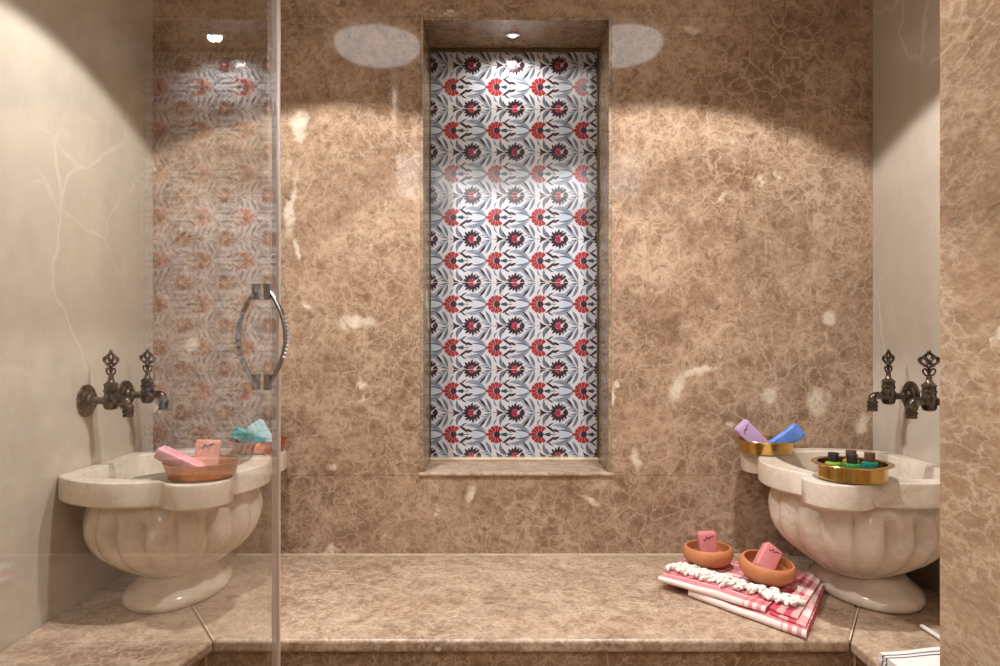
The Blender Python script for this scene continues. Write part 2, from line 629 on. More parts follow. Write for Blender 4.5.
both(leaf((0.45, 0.17), (0.80, 0.07), (0.66, 0.20), 0.016), 'sage', 2)
MOT.append((poly([(0.50, 0), (0.63, 0.075), (0.78, 0), (0.63, -0.075)]), 'pale', 1))
# palmette row, mirrored about y = 0.5
lc = Vector((0.51, 0.5))
for i in range(13):
    a = radians(38 + i * (284 / 12.0))
    d = Vector((cos(a), sin(a)))
    n_ = Vector((-d.y, d.x))
    R = 0.235 if i % 2 == 0 else 0.20
    MOT.append((leaf(lc + d * 0.06, lc + d * R, lc + d * 0.15 + n_ * 0.03, 0.064, 5), 'dark', 2))
for i in range(7):
    a = radians(60 + i * 40)
    d = Vector((cos(a), sin(a)))
    MOT.append((leaf(lc + d * 0.02, lc + d * 0.10, lc + d * 0.05, 0.042, 5), 'pink', 3))
MOT.append((disc(lc + Vector((0.01, 0)), 0.04, 10), 'pink', 3))
MOT.append((disc((0.675, 0.5), 0.070, 10, 0.8), 'dark', 3))
MOT.append((poly([(0.60, 0.5), (0.67, 0.60), (0.72, 0.53), (0.72, 0.47), (0.67, 0.40)]), 'dark', 2))
MOT.append((poly([(0.06, 0.40), (0.14, 0.455), (0.22, 0.485), (0.22, 0.515), (0.14, 0.545), (0.06, 0.60), (0.10, 0.5)]), 'dark', 3))
MOT.append((poly([(0.0, 0.494), (0.42, 0.492), (0.42, 0.508), (0.0, 0.506)]), 'dark', 2))
both(leaf((0.30, 0.525), (0.17, 0.80), (0.14, 0.60), 0.08), 'sage', 2, 0.5)
both(leaf((0.34, 0.53), (0.22, 0.69), (0.25, 0.58), 0.03), 'dark', 2, 0.5)
both(leaf((0.93, 0.515), (0.62, 0.79), (0.80, 0.68), 0.075), 'grey', 1, 0.5)
both(leaf((0.67, 0.83), (0.84, 0.63), (0.77, 0.75), 0.052), 'dark', 3, 0.5)
both(leaf((0.95, 0.54), (0.82, 0.84), (0.94, 0.70), 0.07), 'sage', 1, 0.5)
both(leaf((0.78, 0.55), (0.98, 0.51), (0.88, 0.54), 0.035), 'sage', 2, 0.5)
both(leaf((0.70, 0.56), (0.84, 0.58), (0.78, 0.60), 0.03), 'grey', 2, 0.5)
both(leaf((0.24, 0.86), (0.40, 0.74), (0.30, 0.76), 0.035), 'dark', 2, 0.5)
both(leaf((0.10, 0.64), (0.02, 0.80), (0.02, 0.70), 0.035), 'sage', 2, 0.5)
both(leaf((0.56, 0.70), (0.68, 0.62), (0.63, 0.68), 0.03), 'grey', 2, 0.5)

SN = F / YN
PIT = 43.4 / SN
CXO, CZO = (493.1 - VX) / SN, CZ + (VY - 217.4) / SN
mb = MB()
yt = YN - 0.001
mb.add([(PX0, yt, PZ0), (PX1, yt, PZ0), (PX1, yt, PZ1), (PX0, yt, PZ1)], [(0, 1, 2, 3)], TK.index('ground'))
lay = []
for iy in range(-7, 6):
    for ix in range(-3, 5):
        ox, oz = CXO + ix * PIT, CZO + iy * PIT
        for (k, a, b), m, ly in MOT:
            y = yt - 0.00018 * ly
            if k == 'poly':
                vs = [(ox + p.x * PIT, y, oz + p.y * PIT) for p in a]
                lay.append((vs, [tuple(range(len(vs)))], TK.index(m)))
            else:
                n = len(a)
                vs = [(ox + p.x * PIT, y, oz + p.y * PIT) for p in a] + [(ox + p.x * PIT, y, oz + p.y * PIT) for p in b]
                lay.append((vs, [(i, i + 1, n + i + 1, n + i) for i in range(n - 1)], TK.index(m)))
for vs, fs, mi in lay:
    xs = [v[0] for v in vs]
    zs = [v[2] for v in vs]
    if max(xs) < PX0 or min(xs) > PX1 or max(zs) < PZ0 or min(zs) > PZ1:
        continue
    mb.add(vs, fs, mi)
# tile joints: every second pattern row
for k in range(-4, 5):
    z = CZO + 0.5 * PIT + k * 2 * PIT
    if PZ0 < z < PZ1:
        mb.add([(PX0, yt - 0.0008, z - 0.0006), (PX1, yt - 0.0008, z - 0.0006), (PX1, yt - 0.0008, z + 0.0006),
                (PX0, yt - 0.0008, z + 0.0006)], [(0, 1, 2, 3)], TK.index('joint'))
tp = mb.build('tile_panel', [TM[k] for k in TK], smooth=False)
bm = bmesh.new()
bm.from_mesh(tp.data)
for co, no in (((PX0, 0, 0), (-1, 0, 0)), ((PX1, 0, 0), (1, 0, 0)), ((0, 0, PZ0), (0, 0, -1)), ((0, 0, PZ1), (0, 0, 1))):
    bmesh.ops.bisect_plane(bm, geom=bm.verts[:] + bm.edges[:] + bm.faces[:], plane_co=co, plane_no=no, clear_outer=True)
for f in bm.faces:
    if f.normal.y > 0:
        f.normal_flip()
bm.to_mesh(tp.data)
bm.free()
# body of the tiles behind the painted faces
tag(tp, 'white ceramic tile panel with red carnations and grey leaves in the wall niche', 'tile panel')

# ------------------------------------------------------------------ bench
bench = thing('stone_bench', (0, 0, 0), 'built-in brown marble bench running round the foot of three walls', 'bench')
TH = 0.026
xl_c, xr_c = -0.563, 0.696
xl_f = xl_c - 0.21 * (YF - 0.32)
g = 0.0012


def nose(poly_, name, front):
    m = MB().prism(poly_, BZ - TH, BZ)
    return m.build(name, M_bench, bench, smooth=False, bevel=0.008, seg=4)


bl = (-0.760, 1.66)                       # where the mitre joints start under the basins
br = (0.800, 1.555)
mb = MB().prism([(xl_c + g, YF), (xr_c - g, YF), (br[0] - g, br[1]), (0.86, YB - 0.001), (-0.86, YB - 0.001), (-0.80, 1.74)], BZ - TH, BZ)
mb.build('seat_slab', M_bench, bench, smooth=False, bevel=0.007, seg=4)
mb = MB().prism([(XL + 0.001, 0.302), (xl_f, 0.302), (xl_c - g, YF - g), (-0.80 - 2 * g, 1.74), (-0.86 - 2 * g, YB - 0.001), (XL + 0.001, YB - 0.001)], BZ - TH, BZ)
mb.build('seat_slab', M_bench, bench, smooth=False, bevel=0.007, seg=4)
mb = MB().prism([(XR - 0.001, JY + 0.001), (XR - 0.001, YB - 0.001), (0.86 + 2 * g, YB - 0.001), (br[0] + g, br[1]), (xr_c + g, YF - g), (xr_c, JY + 0.001)], BZ - TH, BZ)
mb.build('seat_slab', M_bench, bench, smooth=False, bevel=0.007, seg=4)
# grout bed showing in the joints and along the wall
mb = MB()
mb.prism([(xl_c - 0.0005, YF + 0.002), (xl_c + 0.0022, YF + 0.002), (-0.798, 1.742), (-0.803, 1.742)], BZ - 0.006, BZ - 0.0008)
mb.prism([(xr_c - 0.0016, YF + 0.002), (xr_c + 0.0016, YF + 0.002), (br[0] + 0.0018, br[1]), (br[0] - 0.0018, br[1])], BZ - 0.006, BZ - 0.0008)
mb.prism([(-0.72, YB - 0.004), (0.80, YB - 0.004), (0.80, YB - 0.0005), (-0.72, YB - 0.0005)], BZ - 0.002, BZ + 0.004)
mb.box((xr_c + 0.018, YF + 0.0195, 0.0), (xr_c + 0.0215, YF + 0.0235, BZ - TH - 0.0005))
mb.box((xl_c - 0.0245, YF + 0.0195, 0.0), (xl_c - 0.021, YF + 0.0235, BZ - TH - 0.0005))
mb.build('grout_line', M_grout, bench, smooth=False)
mb = MB().box((xl_c - 0.02, YF + 0.022, 0.0), (xr_c + 0.02, YF + 0.05, BZ - TH))
mb.build('front_panel', M_fascia, bench, smooth=False)
mb = MB().prism([(xl_c - 0.024, YF + 0.021), (xl_f - 0.024, 0.302), (xl_f - 0.05, 0.302), (xl_c - 0.05, YF + 0.021)], 0.0, BZ - TH)
mb.build('front_panel', M_fascia, bench, smooth=False)
mb = MB().box((xr_c + 0.022, JY + 0.002, 0.0), (xr_c + 0.05, YF + 0.021, BZ - TH))
mb.build('front_panel', M_fascia, bench, smooth=False)

# ------------------------------------------------------------------ marble basins
RT = 0.300                       # rim top above the bench
RH = 0.052
CV = 0.17


def inside(v, u):
    if v < 0.0015:
        return False
    if abs((v - 0.17) / 0.232) ** 1.9 + abs(u / 0.238) ** 1.9 < 1:
        return True
    for s in (-1, 1):
        if (v - 0.318) ** 2 + (u - s * 0.189) ** 2 < 0.070 ** 2:
            return True
    return False


def outline(n=220, inset=0.0):
    pts = []
    for i in range(n):
        a = 2 * pi * i / n
        d = (cos(a), sin(a))
        r = 0.02
        while inside(CV + d[0] * r, d[1] * r):
            r += 0.0015
        lo, hi = r - 0.0015, r
        for _ in range(10):
            mid = (lo + hi) / 2
            if inside(CV + d[0] * mid, d[1] * mid):
                lo = mid
            else:
                hi = mid
        lo -= inset
        pts.append((CV + d[0] * lo, d[1] * lo))
    return pts


def hole(n=220, k=1.0):
    pts = []
    for i in range(n):
        a = 2 * pi * i / n
        c, s = cos(a), sin(a)
        e = 2.6
        r = 1.0 / ((abs(c) / (0.168 * k)) ** e + (abs(s) / (0.192 * k)) ** e) ** (1 / e)
        v = 0.178 + c * r
        v = max(v, 0.034 + (1 - k) * 0.10)
        pts.append((v, s * r))
    return pts


def make_basin(loc, rz, label):
    b = thing('wash_basin', loc, label, 'basin', 'carved marble basins on the bench', (0, 0, rz))
    O, Oi = outline(), outline(inset=0.003)
    mb = MB()
    R = []
    lift = lambda P, z: [(x, y, z) for x, y in P]
    R.append(lift(hole(k=0.35), RT - 0.150))
    R.append(lift(hole(k=0.62), RT - 0.142))
    R.append(lift(hole(k=0.80), RT - 0.118))
    R.append(lift(hole(k=0.91), RT - 0.075))
    R.append(lift(hole(k=0.965), RT - 0.030))
    R.append(lift(hole(k=0.98), RT - 0.004))
    R.append(lift(hole(k=1.0), RT))
    R.append(lift(Oi, RT))
    R.append(lift(outline(inset=0.001), RT - 0.0015))
    R.append(lift(O, RT - 0.005))
    R.append(lift(O, RT - RH + 0.004))
    R.append(lift(Oi, RT - RH))
    R.append(lift(outline(inset=0.045), RT - RH))
    mb.rings(R, True, True)
    mb.build('rim', M_basin, b, angle=28)
    # fluted bowl
    zt = RT - RH
    prof = [(0.184, zt), (0.183, zt - 0.008), (0.186, zt - 0.012), (0.194, zt - 0.026), (0.200, zt - 0.044), (0.203, zt - 0.064),
            (0.201, zt - 0.084), (0.192, zt - 0.106), (0.176, zt - 0.128), (0.152, zt - 0.150), (0.124, zt - 0.168), (0.102, zt - 0.180),
            (0.092, zt - 0.187), (0.089, zt - 0.192)]

    def flute(a, z):
        t = (zt - z)
        amp = 0.13 * max(0.0, min(1.0, (t - 0.012) / 0.03)) * max(0.2, 1 - t / 0.24)
        s = abs(sin(a * 9.0 + 0.4))
        return 1 - amp * (1 - s ** 0.75)
    mb = MB().lathe(prof, 288, (0.190, 0, 0), 'Z', 0.925, 1.12, mod=flute, cap0=True, cap1=True)
    mb.build('bowl', M_basin, b, angle=75)
    prof = [(0.120, 0.0006), (0.126, 0.004), (0.129, 0.013), (0.127, 0.022), (0.118, 0.031), (0.107, 0.039), (0.097, 0.047), (0.091, 0.054),
            (0.086, 0.060)]
    mb = MB().lathe(prof, 72, (0.195, 0, 0), 'Z', 0.84, 1.27)
    mb.build('foot', M_basin, b, angle=60)
    return b


YBAS = 1.668
basin_l = make_basin((XL, YBAS, BZ), 0, 'cream marble wash basin with fluted bowl behind the glass door')
basin_r = copy_tree(basin_l)
basin_r.location = (XR, YBAS - 0.003, BZ)
basin_r.rotation_euler = (0, 0, pi)
for ch in [q for q in COL.objects if q.parent == basin_r]:
    if ch.name.startswith('foot'):
        ch.location.x -= 0.032
    elif ch.name.startswith('bowl'):
        ch.location.x -= 0.004
basin_r['label'] = 'cream marble wash basin holding two brass dishes beside the pink towel'

# ------------------------------------------------------------------ bronze taps


def make_tap(loc, rz, label, yaw):
    t = thing('wall_tap', loc, label, 'tap', 'antique bronze taps over the basins', (0, 0, rz))
    MB().lathe([(0.037, 0.0), (0.037, 0.004), (0.032, 0.007), (0.028, 0.007), (0.027, 0.011), (0.022, 0.013), (0.019, 0.013),
                (0.017, 0.018), (0.011, 0.020), (0.010, 0.024)], 32, (0.0005, 0, 0), 'X').build('wall_flange', M_bronze, t)
    MB().lathe([(0.0085, 0.0), (0.0085, 0.022), (0.0105, 0.023), (0.0105, 0.030), (0.008, 0.031), (0.008, 0.05)], 18, (0.018, 0, 0), 'X').build('pipe', M_bronze, t)
    bx = 0.058
    MB().lathe([(0.004, -0.022), (0.012, -0.020), (0.0155, -0.014), (0.0165, 0.0), (0.0155, 0.012), (0.0145, 0.014), (0.0145, 0.020), (0.0165, 0.021),
                (0.0165, 0.025), (0.0145, 0.026), (0.0145, 0.034), (0.0160, 0.035), (0.0160, 0.038), (0.011, 0.042),
                (0.008, 0.045), (0.006, 0.050), (0.006, 0.056), (0.004, 0.058)], 26, (bx, 0, 0)).build('valve_body', M_bronze, t)
    sp = MB()
    path = smoothpath([(bx + 0.008, 0, 0.0), (bx + 0.022, 0, 0.001), (bx + 0.034, 0, 0.0), (bx + 0.0395, 0, -0.006), (bx + 0.040, 0, -0.014)], 6)
    sp.tube(path, [0.0095] * len(path), 16)
    sp.lathe([(0.0098, -0.018), (0.0130, -0.020), (0.0130, -0.025), (0.0112, -0.026), (0.0112, -0.029), (0.0130, -0.030), (0.0130, -0.035),
              (0.0112, -0.036), (0.0112, -0.039), (0.0125, -0.040), (0.0120, -0.045), (0.009, -0.045), (0.0085, -0.036)], 22, (bx + 0.040, 0, 0.0075))
    sp.build('spout', M_bronze, t)
    # openwork trefoil handle
    h = MB()
    cy, sy = cos(yaw), sin(yaw)
    pt = lambda x, z: (bx + 1.25 * x * cy, 1.25 * x * sy, 0.052 + (z - 0.052) * 1.08)

    def loop(cx_, cz_, rx, rz_, rot, r=0.0030):
        pts = []
        for i in range(18):
            a = 2 * pi * i / 18
            x, z = rx * cos(a), rz_ * sin(a)
            pts.append(pt(cx_ + x * cos(rot) - z * sin(rot), cz_ + x * sin(rot) + z * cos(rot)))
        h.tube(pts, r, 8, closed=True)
    loop(-0.0065, 0.066, 0.0045, 0.0075, 0.5, 0.0022)
    loop(0.0065, 0.066, 0.0045, 0.0075, -0.5, 0.0022)
    h.tube([pt(0, 0.054), pt(0, 0.078)], 0.0025, 8)
    h.sphere(pt(0, 0.0755), 0.0045, 10, 6)
    loop(-0.0105, 0.089, 0.0058, 0.0098, 0.95)
    loop(0.0105, 0.089, 0.0058, 0.0098, -0.95)
    loop(0.0, 0.097, 0.0062, 0.0098, 0.0)
    loop(0.0, 0.0905, 0.0150, 0.0135, 0.0, 0.0022)
    h.tube([pt(-0.011, 0.079), pt(0.011, 0.101)], 0.0018, 6)
    h.tube([pt(0.011, 0.079), pt(-0.011, 0.101)], 0.0018, 6)
    h.sphere(pt(-0.0165, 0.0915), 0.0034, 8, 6)
    h.sphere(pt(0.0165, 0.0915), 0.0034, 8, 6)
    h.sphere(pt(0, 0.1085), 0.0042, 10, 6, s=(1, 1, 1.4))
    h.build('handle', M_bronze, t, angle=80)
    return t


TZ = CZ - 0.140
make_tap((XL, 1.617, TZ), 0, 'bronze wall tap with openwork handle over the left basin, farther from the back wall', -0.40)
make_tap((XL, 1.786, TZ), 0, 'bronze wall tap seen partly behind the glass reflection, closer to the back wall corner', -0.35)
make_tap((XR, 1.750, TZ), pi, 'bronze wall tap over the right basin, closest to the brown back wall', 0.55)
make_tap((XR, 1.585, TZ), pi, 'bronze wall tap over the right basin, half cut off by the jamb', 0.05)

# ------------------------------------------------------------------ dishes, soaps, bottles
RZ = BZ + RT


def make_dish(name, loc, prof, mat, label, cat, group):
    o = MB().lathe(prof, 64, (0, 0, 0)).build(name, mat, angle=35)
    o.location = loc
    return tag(o, label, cat, group)


def dish_prof(r, h, flange=0.0, t=0.002):
    p = [(0.001, 0.0), (r * 0.80, 0.0), (r * 0.86, 0.003), (r - flange - 0.002, h - 0.002)]
    if flange:
        p += [(r, h - 0.001), (r + 0.0008, h + 0.0004), (r, h + 0.0018), (r - flange - 0.002, h + 0.001)]
    else:
        p += [(r, h), (r - t, h + 0.0008), (r - t - 0.002, h - 0.003)]
    p += [(r * 0.86 - t, 0.006), (r * 0.80 - t, t + 0.001), (0.001, t + 0.001)]
    return p


P_LN = (XL + 0.318, 1.500, RZ)
P_LF = (XL + 0.322, 1.842, RZ)
P_RF = (XR - 0.338, 1.822, RZ)
P_RN = (XR - 0.288, 1.475, RZ)
make_dish('soap_dish', P_LN, dish_prof(0.078, 0.034), M_copperwood,
          'round copper dish with a mauve and a salmon soap on the left basin', 'dish', 'metal dishes on the basin lobes')
make_dish('soap_dish', P_LF, dish_prof(0.074, 0.032), M_copper,
          'round copper dish with teal and pale blue soaps beside the back wall', 'dish', 'metal dishes on the basin lobes')
make_dish('soap_dish', P_RF, dish_prof(0.076, 0.034, 0.006), M_brass,
          'round brass dish with a lilac and a blue soap beside the back wall', 'dish', 'metal dishes on the basin lobes')
make_dish('soap_dish', P_RN, dish_prof(0.079, 0.034, 0.010), M_brass,
          'wide brass dish of small green bottles on the right basin', 'dish', 'metal dishes on the basin lobes')


def make_soap(loc, size, rot, mat, label, mark=True, crumple=0.0, group='soap bars'):
    sx, sy, sz = size
    t = thing('soap_bar', loc, label, 'soap', group)
    t.rotation_euler = rot
    mb = MB()
    n = 8
    # rounded bar, length along local z from the base
    rs = []
    rnd = random.Random(hash((round(sx * 1e4), round(loc[0] * 1e3))) & 0xffff)
    zs = [0.0, 0.003, 0.007] + [sz * k / n for k in range(1, n)] + [sz - 0.007, sz - 0.003, sz]
    zs = sorted(set(z for z in zs if 0 <= z <= sz))
    ring0 = []
    cr = 0.004
    hx, hy = sx / 2, sy / 2
    for qx, qy, a0 in ((1, 1, 0), (-1, 1, 90), (-1, -1, 180), (1, -1, 270)):
        for k in range(4):
            a = radians(a0 + 30 * k)
            ring0.append((qx * (hx - cr) + cr * cos(a), qy * (hy - cr) + cr * sin(a)))
    for z in zs:
        e = min(z, sz - z)
        k = 1.0 if e >= 0.006 else 1 - 0.0036 / max(sx, sy) * (1 - e / 0.006) ** 2 * 2
        rs.append([(x * k + crumple * rnd.uniform(-1, 1), y * k + crumple * rnd.uniform(-1, 1), z + crumple * 0.5 * rnd.uniform(-1, 1)) for x, y in ring0])
    mb.rings(rs)
    mb.build('bar', mat, t, angle=45 if not crumple else 20)
    if mark:
        m = MB()
        zc = sz * 0.80
        y = -hy - 0.0004
        p = smoothpath([(-0.28 * sx, y, zc - 0.002), (-0.18 * sx, y, zc - 0.004), (-0.10 * sx, y, zc + 0.004), (0.0, y, zc - 0.002),
                        (0.08 * sx, y, zc + 0.003), (0.28 * sx, y, zc + 0.006)], 5)
        m.tube(p, 0.0009, 6)
        m.build('stamped_mark', M_mark, t)
    return t


def R3(rx, ry, rz):
    return (radians(rx), radians(ry), radians(rz))


x, y, z = P_LN
make_soap((x + 0.006, y + 0.005, z + 0.008), (0.050, 0.020, 0.070), R3(-8, 3, 4), M_soap_salmon,
          'salmon soap bar standing upright in the nearer copper dish')
make_soap((x + 0.006, y - 0.014, z + 0.016), (0.024, 0.040, 0.098), R3(6, -64, 0), M_soap_mauve,
          'mauve pink soap bar leaning over the copper dish rim', False)
x, y, z = P_LF
make_soap((x + 0.030, y - 0.010, z + 0.010), (0.046, 0.018, 0.080), R3(-22, -34, 8), M_soap_ice,
          'pale blue soap bar standing in the copper dish beside the back wall', False)
make_soap((x + 0.020, y - 0.024, z + 0.022), (0.034, 0.020, 0.082), R3(4, -66, 0), M_soap_teal,
          'crumpled teal soap bar leaning on the far copper dish rim', False, 0.0014)
x, y, z = P_RF
make_soap((x - 0.010, y - 0.018, z + 0.010), (0.042, 0.020, 0.090), R3(-6, -43, 6), M_soap_lilac,
          'lilac soap bar tilted in the brass dish against the wall')
make_soap((x + 0.010, y - 0.022, z + 0.014), (0.038, 0.022, 0.086), R3(-4, 54, -8), M_soap_blue,
          'blue soap bar tilted over the rim of the smaller brass dish', False, 0.0014)


def make_bottle(loc, liq, cap, label, k=1.0):
    b = thing('toiletry_bottle', loc, label, 'bottle', 'small bottles in the brass dish')
    MB().lathe([(0.013, 0.0), (0.0165, 0.001), (0.0170, 0.004), (0.0168, 0.031), (0.0155, 0.034), (0.0095, 0.0365), (0.0090, 0.038)], 28).build('bottle_body', liq, b)
    MB().lathe([(0.0100, 0.0365), (0.0106, 0.0372), (0.0106, 0.0535), (0.0100, 0.0545), (0.004, 0.0546)], 24).build('cap', cap, b)
    return b


x, y, z = P_RN
z += 0.0032
make_bottle((x - 0.045, y - 0.012, z), M_liq_lime, M_cap_black, 'small lime bottle with black cap beside the dish rim')
make_bottle((x - 0.016, y - 0.032, z), M_liq_green, M_cap_black, 'small green bottle with black cap in front of the others')
make_bottle((x + 0.008, y + 0.020, z), M_liq_amber, M_cap_brown, 'small bottle with brown cap behind the other bottles')
make_bottle((x + 0.031, y - 0.012, z), M_liq_teal, M_cap_brown, 'small teal bottle with brown cap near the taps side')

# ------------------------------------------------------------------ folded towels


def cloth(mb, c, z0, z1, nu=40, nv=16, mi=0, wob=0.0015, seed=0, sag=0.0, fold=True):
    """a folded layer: c = four (x, y) corners front-left, front-right, back-right, back-left; rounded fold edges; returns uv list"""
    rnd = random.Random(seed)
    ph = [rnd.uniform(0, 6.28) for _ in range(6)]
    A, B, C_, D = [Vector((p[0], p[1])) for p in c]
    th = z1 - z0
    uvs = []

    def P(u, v):
        return (A * (1 - u) + B * u) * (1 - v) + (D * (1 - u) + C_ * u) * v

    def W(u, v):
        return wob * (sin(7 * u + 3 * v + ph[0]) + 0.6 * sin(17 * u - 5 * v + ph[1]) + 0.5 * sin(9 * v + 4 * u + ph[2]))
    rs = []
    for j in range(nu + 1):
        u = j / nu
        ring = []
        uvr = []
        pr = []
        for i in range(nv + 1):
            pr.append((i / nv, 1))
        for k in range(1, 4):
            pr.append((1, cos(pi * k / 4), k))
        for i in range(nv, -1, -1):
            pr.append((i / nv, -1))
        for k in range(1, 4):
            pr.append((0, -cos(pi * k / 4), k))
        for q in pr:
            v = q[0]
            p = P(u, v)
            off = 0.0
            if len(q) == 3:
                off = sin(pi * q[2] / 4) * th * 0.5
            e = P(u, 1) - P(u, 0)
            e.normalize()
            p = p + e * (off if v == 1 else -off)
            w = W(u, v)
            zz = (z0 + z1) / 2 + q[1] * th / 2
            zz += w * (1 if q[1] > 0 else 0.15)
            jj = rnd.uniform(-0.0003, 0.0003)
            ring.append((p.x + jj, p.y + w * 0.8, max(zz, z0)))
            uvr.append((u, v))
        rs.append(ring)
        uvs += uvr
    base = len(mb.v)
    mb.rings(rs, True, True, mi)
    for i, q in enumerate(uvs):
        mb.uv[base + i] = q


def apply_uv(o, mb):
    me = o.data
    lay_ = me.uv_layers.new(name='UVMap')
    for lp in me.loops:
        lay_.data[lp.index].uv = mb.uv.get(lp.vertex_index, (0, 0))


def stripes_mat(name, plaid=False):
    t = NT(name)
    tc = t.n('ShaderNodeTexCoord')
    sx = t.n('ShaderNodeSeparateXYZ')
    t.l(tc.outputs['UV'], sx.inputs[0])
    U, V = sx.outputs[0], sx.outputs[1]

    def band(x, period, a, off=0.0):
        f = t.math('FRACT', t.math('ADD', t.math('MULTIPLY', x, period), off))
        return t.rng(f, a - 0.02, a + 0.02, 1.0, 0.0)
    n, _ = t.noise(t.coords(), 90, 3)
    pink = t.mix(n, srgb(212, 118, 126), srgb(228, 152, 156))
    white = srgb(234, 214, 208)
    deep = srgb(200, 84, 100)
    if plaid:
        a = band(V, 3.0, 0.5)
        b = band(U, 2.0, 0.5)
        s = t.math('ADD', a, b)
        c = t.mix(t.math('MULTIPLY', s, 0.5), white, deep)
    else:
        a = band(V, 7.0, 0.28, 0.2)
        c = t.mix(a, pink, white)
        b = band(V, 3.5, 0.10, 0.55)
        c = t.mix(b, c, deep)
        r = t.rng(U, 0.80, 0.82)
        bb = band(U, 14.0, 0.5)
        c = t.mix(t.math('MULTIPLY', t.math('MULTIPLY', r, bb), 0.65), c, deep)
    wv = t.n('ShaderNodeTexWave')
    wv.inputs['Scale'].default_value = 260
    t.l(t.coords(), wv.inputs[0])
    return t.principled(c, 0.9, 0, 0.15, wv.outputs['Fac'], 0.25, 0.0006)


M_towel = stripes_mat('pink striped cotton')
M_plaid = stripes_mat('pink checked cotton', True)
M_fringe = plain('white cotton fringe', srgb(232, 224, 216), 0.9, 0, 0.05)

towel = thing('hammam_towel', (0, 0, 0), 'folded pink and white striped towel with white fringe on the bench', 'towel')


def q2(*pp):
    return [(p.x, p.y) for p in pp]


B = on_bench
mb = MB()
cloth(mb, q2(B(689, 594, .006), B(807, 637, .006), B(824, 592, .006), B(722, 560, .006)), BZ + 0.0008, BZ + 0.0165, seed=3, wob=0.0008)
o = mb.build('lower_fold', M_towel, towel, angle=70)
apply_uv(o, mb)
mb = MB()
cloth(mb, q2(B(659, 579, .022), B(766, 611, .022), B(806, 578, .022), B(694, 556, .022)), BZ + 0.0174, BZ + 0.0312, seed=5, wob=0.0009)
o = mb.build('upper_fold', M_towel, towel, angle=70)
apply_uv(o, mb)
mb = MB()
cloth(mb, q2(B(770, 613, .020), B(806, 627, .020), B(823, 585, .020), B(808, 576, .020)), BZ + 0.0172, BZ + 0.0225, 24, 24, seed=7, wob=0.0006)
cloth(mb, q2(B(770, 609, .025), B(798, 619, .025), B(821, 580, .025), B(809, 572, .025)), BZ + 0.0230, BZ + 0.0285, 24, 24, seed=8, wob=0.0006)
o = mb.build('checked_end', M_plaid, towel, angle=70)
apply_uv(o, mb)
# fringe: knotted cords lying across the top
mb = MB()
rnd = random.Random(11)
p0, p1 = B(675, 567, .033), B(803, 605, .033)
ax = (p1 - p0).normalized()
pr = Vector((ax.y, -ax.x, 0))
if pr.y > 0:
    pr = -pr
NF = 150
for i in range(NF):
    t_ = (i + rnd.uniform(-0.3, 0.3)) / (NF - 1)
    s = p0.lerp(p1, t_) + pr * rnd.uniform(-0.024, 0.010)
    ln = rnd.uniform(0.016, 0.042)
    ang = rnd.uniform(-1.1, 1.1)
    d = (pr * cos(ang) + ax * sin(ang))
    side = Vector((-d.y, d.x, 0))
    pts = []
    zt = BZ + 0.0335 + (rnd.uniform(0, 0.008))
    for k in range(5):
        q = k / 4
        pp = s + d * ln * q + side * rnd.uniform(-0.004, 0.004)
        pts.append((pp.x, pp.y, zt + 0.004 * sin(pi * q) + rnd.uniform(-0.001, 0.001)))
    path = smoothpath(pts, 4)
    n = len(path)
    mb.tube(path, [0.0026 + 0.0018 * abs(sin(9 * k / n + i)) for k in range(n)], 6)
    mb.sphere(pts[1], 0.0034, 8, 6)
o = mb.build('fringe', M_fringe, towel, angle=80)
o['label'] = 'white knotted fringe'

# terracotta bowls with soap


def make_clay(loc, r, h, tilt, label):
    prof = [(0.001, 0.0), (r * 0.62, 0.0), (r * 0.80, h * 0.10), (r * 0.96, h * 0.36), (r * 1.02, h * 0.62), (r * 0.98, h * 0.86), (r * 0.93, h * 0.97),
            (r * 0.895, h), (r * 0.85, h * 0.985), (r * 0.84, h * 0.90), (r * 0.93, h * 0.62), (r * 0.86, h * 0.36), (r * 0.70, h * 0.17), (r * 0.4, h * 0.12), (0.001, h * 0.12)]
    o = MB().lathe(prof, 56).build('clay_bowl', M_terra, angle=50)
    o.location = loc
    o.rotation_euler = tilt
    return tag(o, label, 'bowl', 'terracotta bowls on the towel')


T1 = B(708, 566, 0.032)
T2 = B(767, 583, 0.032)
T1 = Vector((T1.x, T1.y, BZ + 0.0380))
T2 = Vector((T2.x, T2.y, BZ + 0.0366))
make_clay(T1, 0.060, 0.044, (0, 0, 0), 'terracotta bowl with an upright pink soap, closer to the back wall')
make_clay(T2 + Vector((-0.004, 0, 0.006)), 0.062, 0.045, R3(7, 6, 0), 'tilted terracotta bowl with a leaning pink soap, nearer the basin')
make_soap((T1.x - 0.001, T1.y - 0.006, T1.z + 0.008), (0.045, 0.022, 0.072), R3(-4, -2, 2), M_soap_pink,
          'pink soap bar standing upright in the terracotta bowl')
make_soap((T2.x - 0.016, T2.y - 0.006, T2.z + 0.024), (0.046, 0.024, 0.068), R3(-30, 40, -4), M_soap_pink,
          'pink soap bar leaning aslant in the tilted terracotta bowl')

# white towel on the right bench
def white_mat():
    t = NT('white towel cotton')
    tc = t.n('ShaderNodeTexCoord')
    sx = t.n('ShaderNodeSeparateXYZ')
    t.l(tc.outputs['UV'], sx.inputs[0])
    V = sx.outputs[1]
    f1 = t.math('COMPARE', V, 0.925, 0.011)
    f2 = t.math('COMPARE', V, 0.865, 0.011)
    c = t.mix(t.math('MAXIMUM', f1, f2), srgb(232, 228, 224), srgb(92, 84, 92))
    n, _ = t.noise(t.coords(), 160, 3)
    return t.principled(c, 0.9, 0, 0.15, n, 0.3, 0.001)


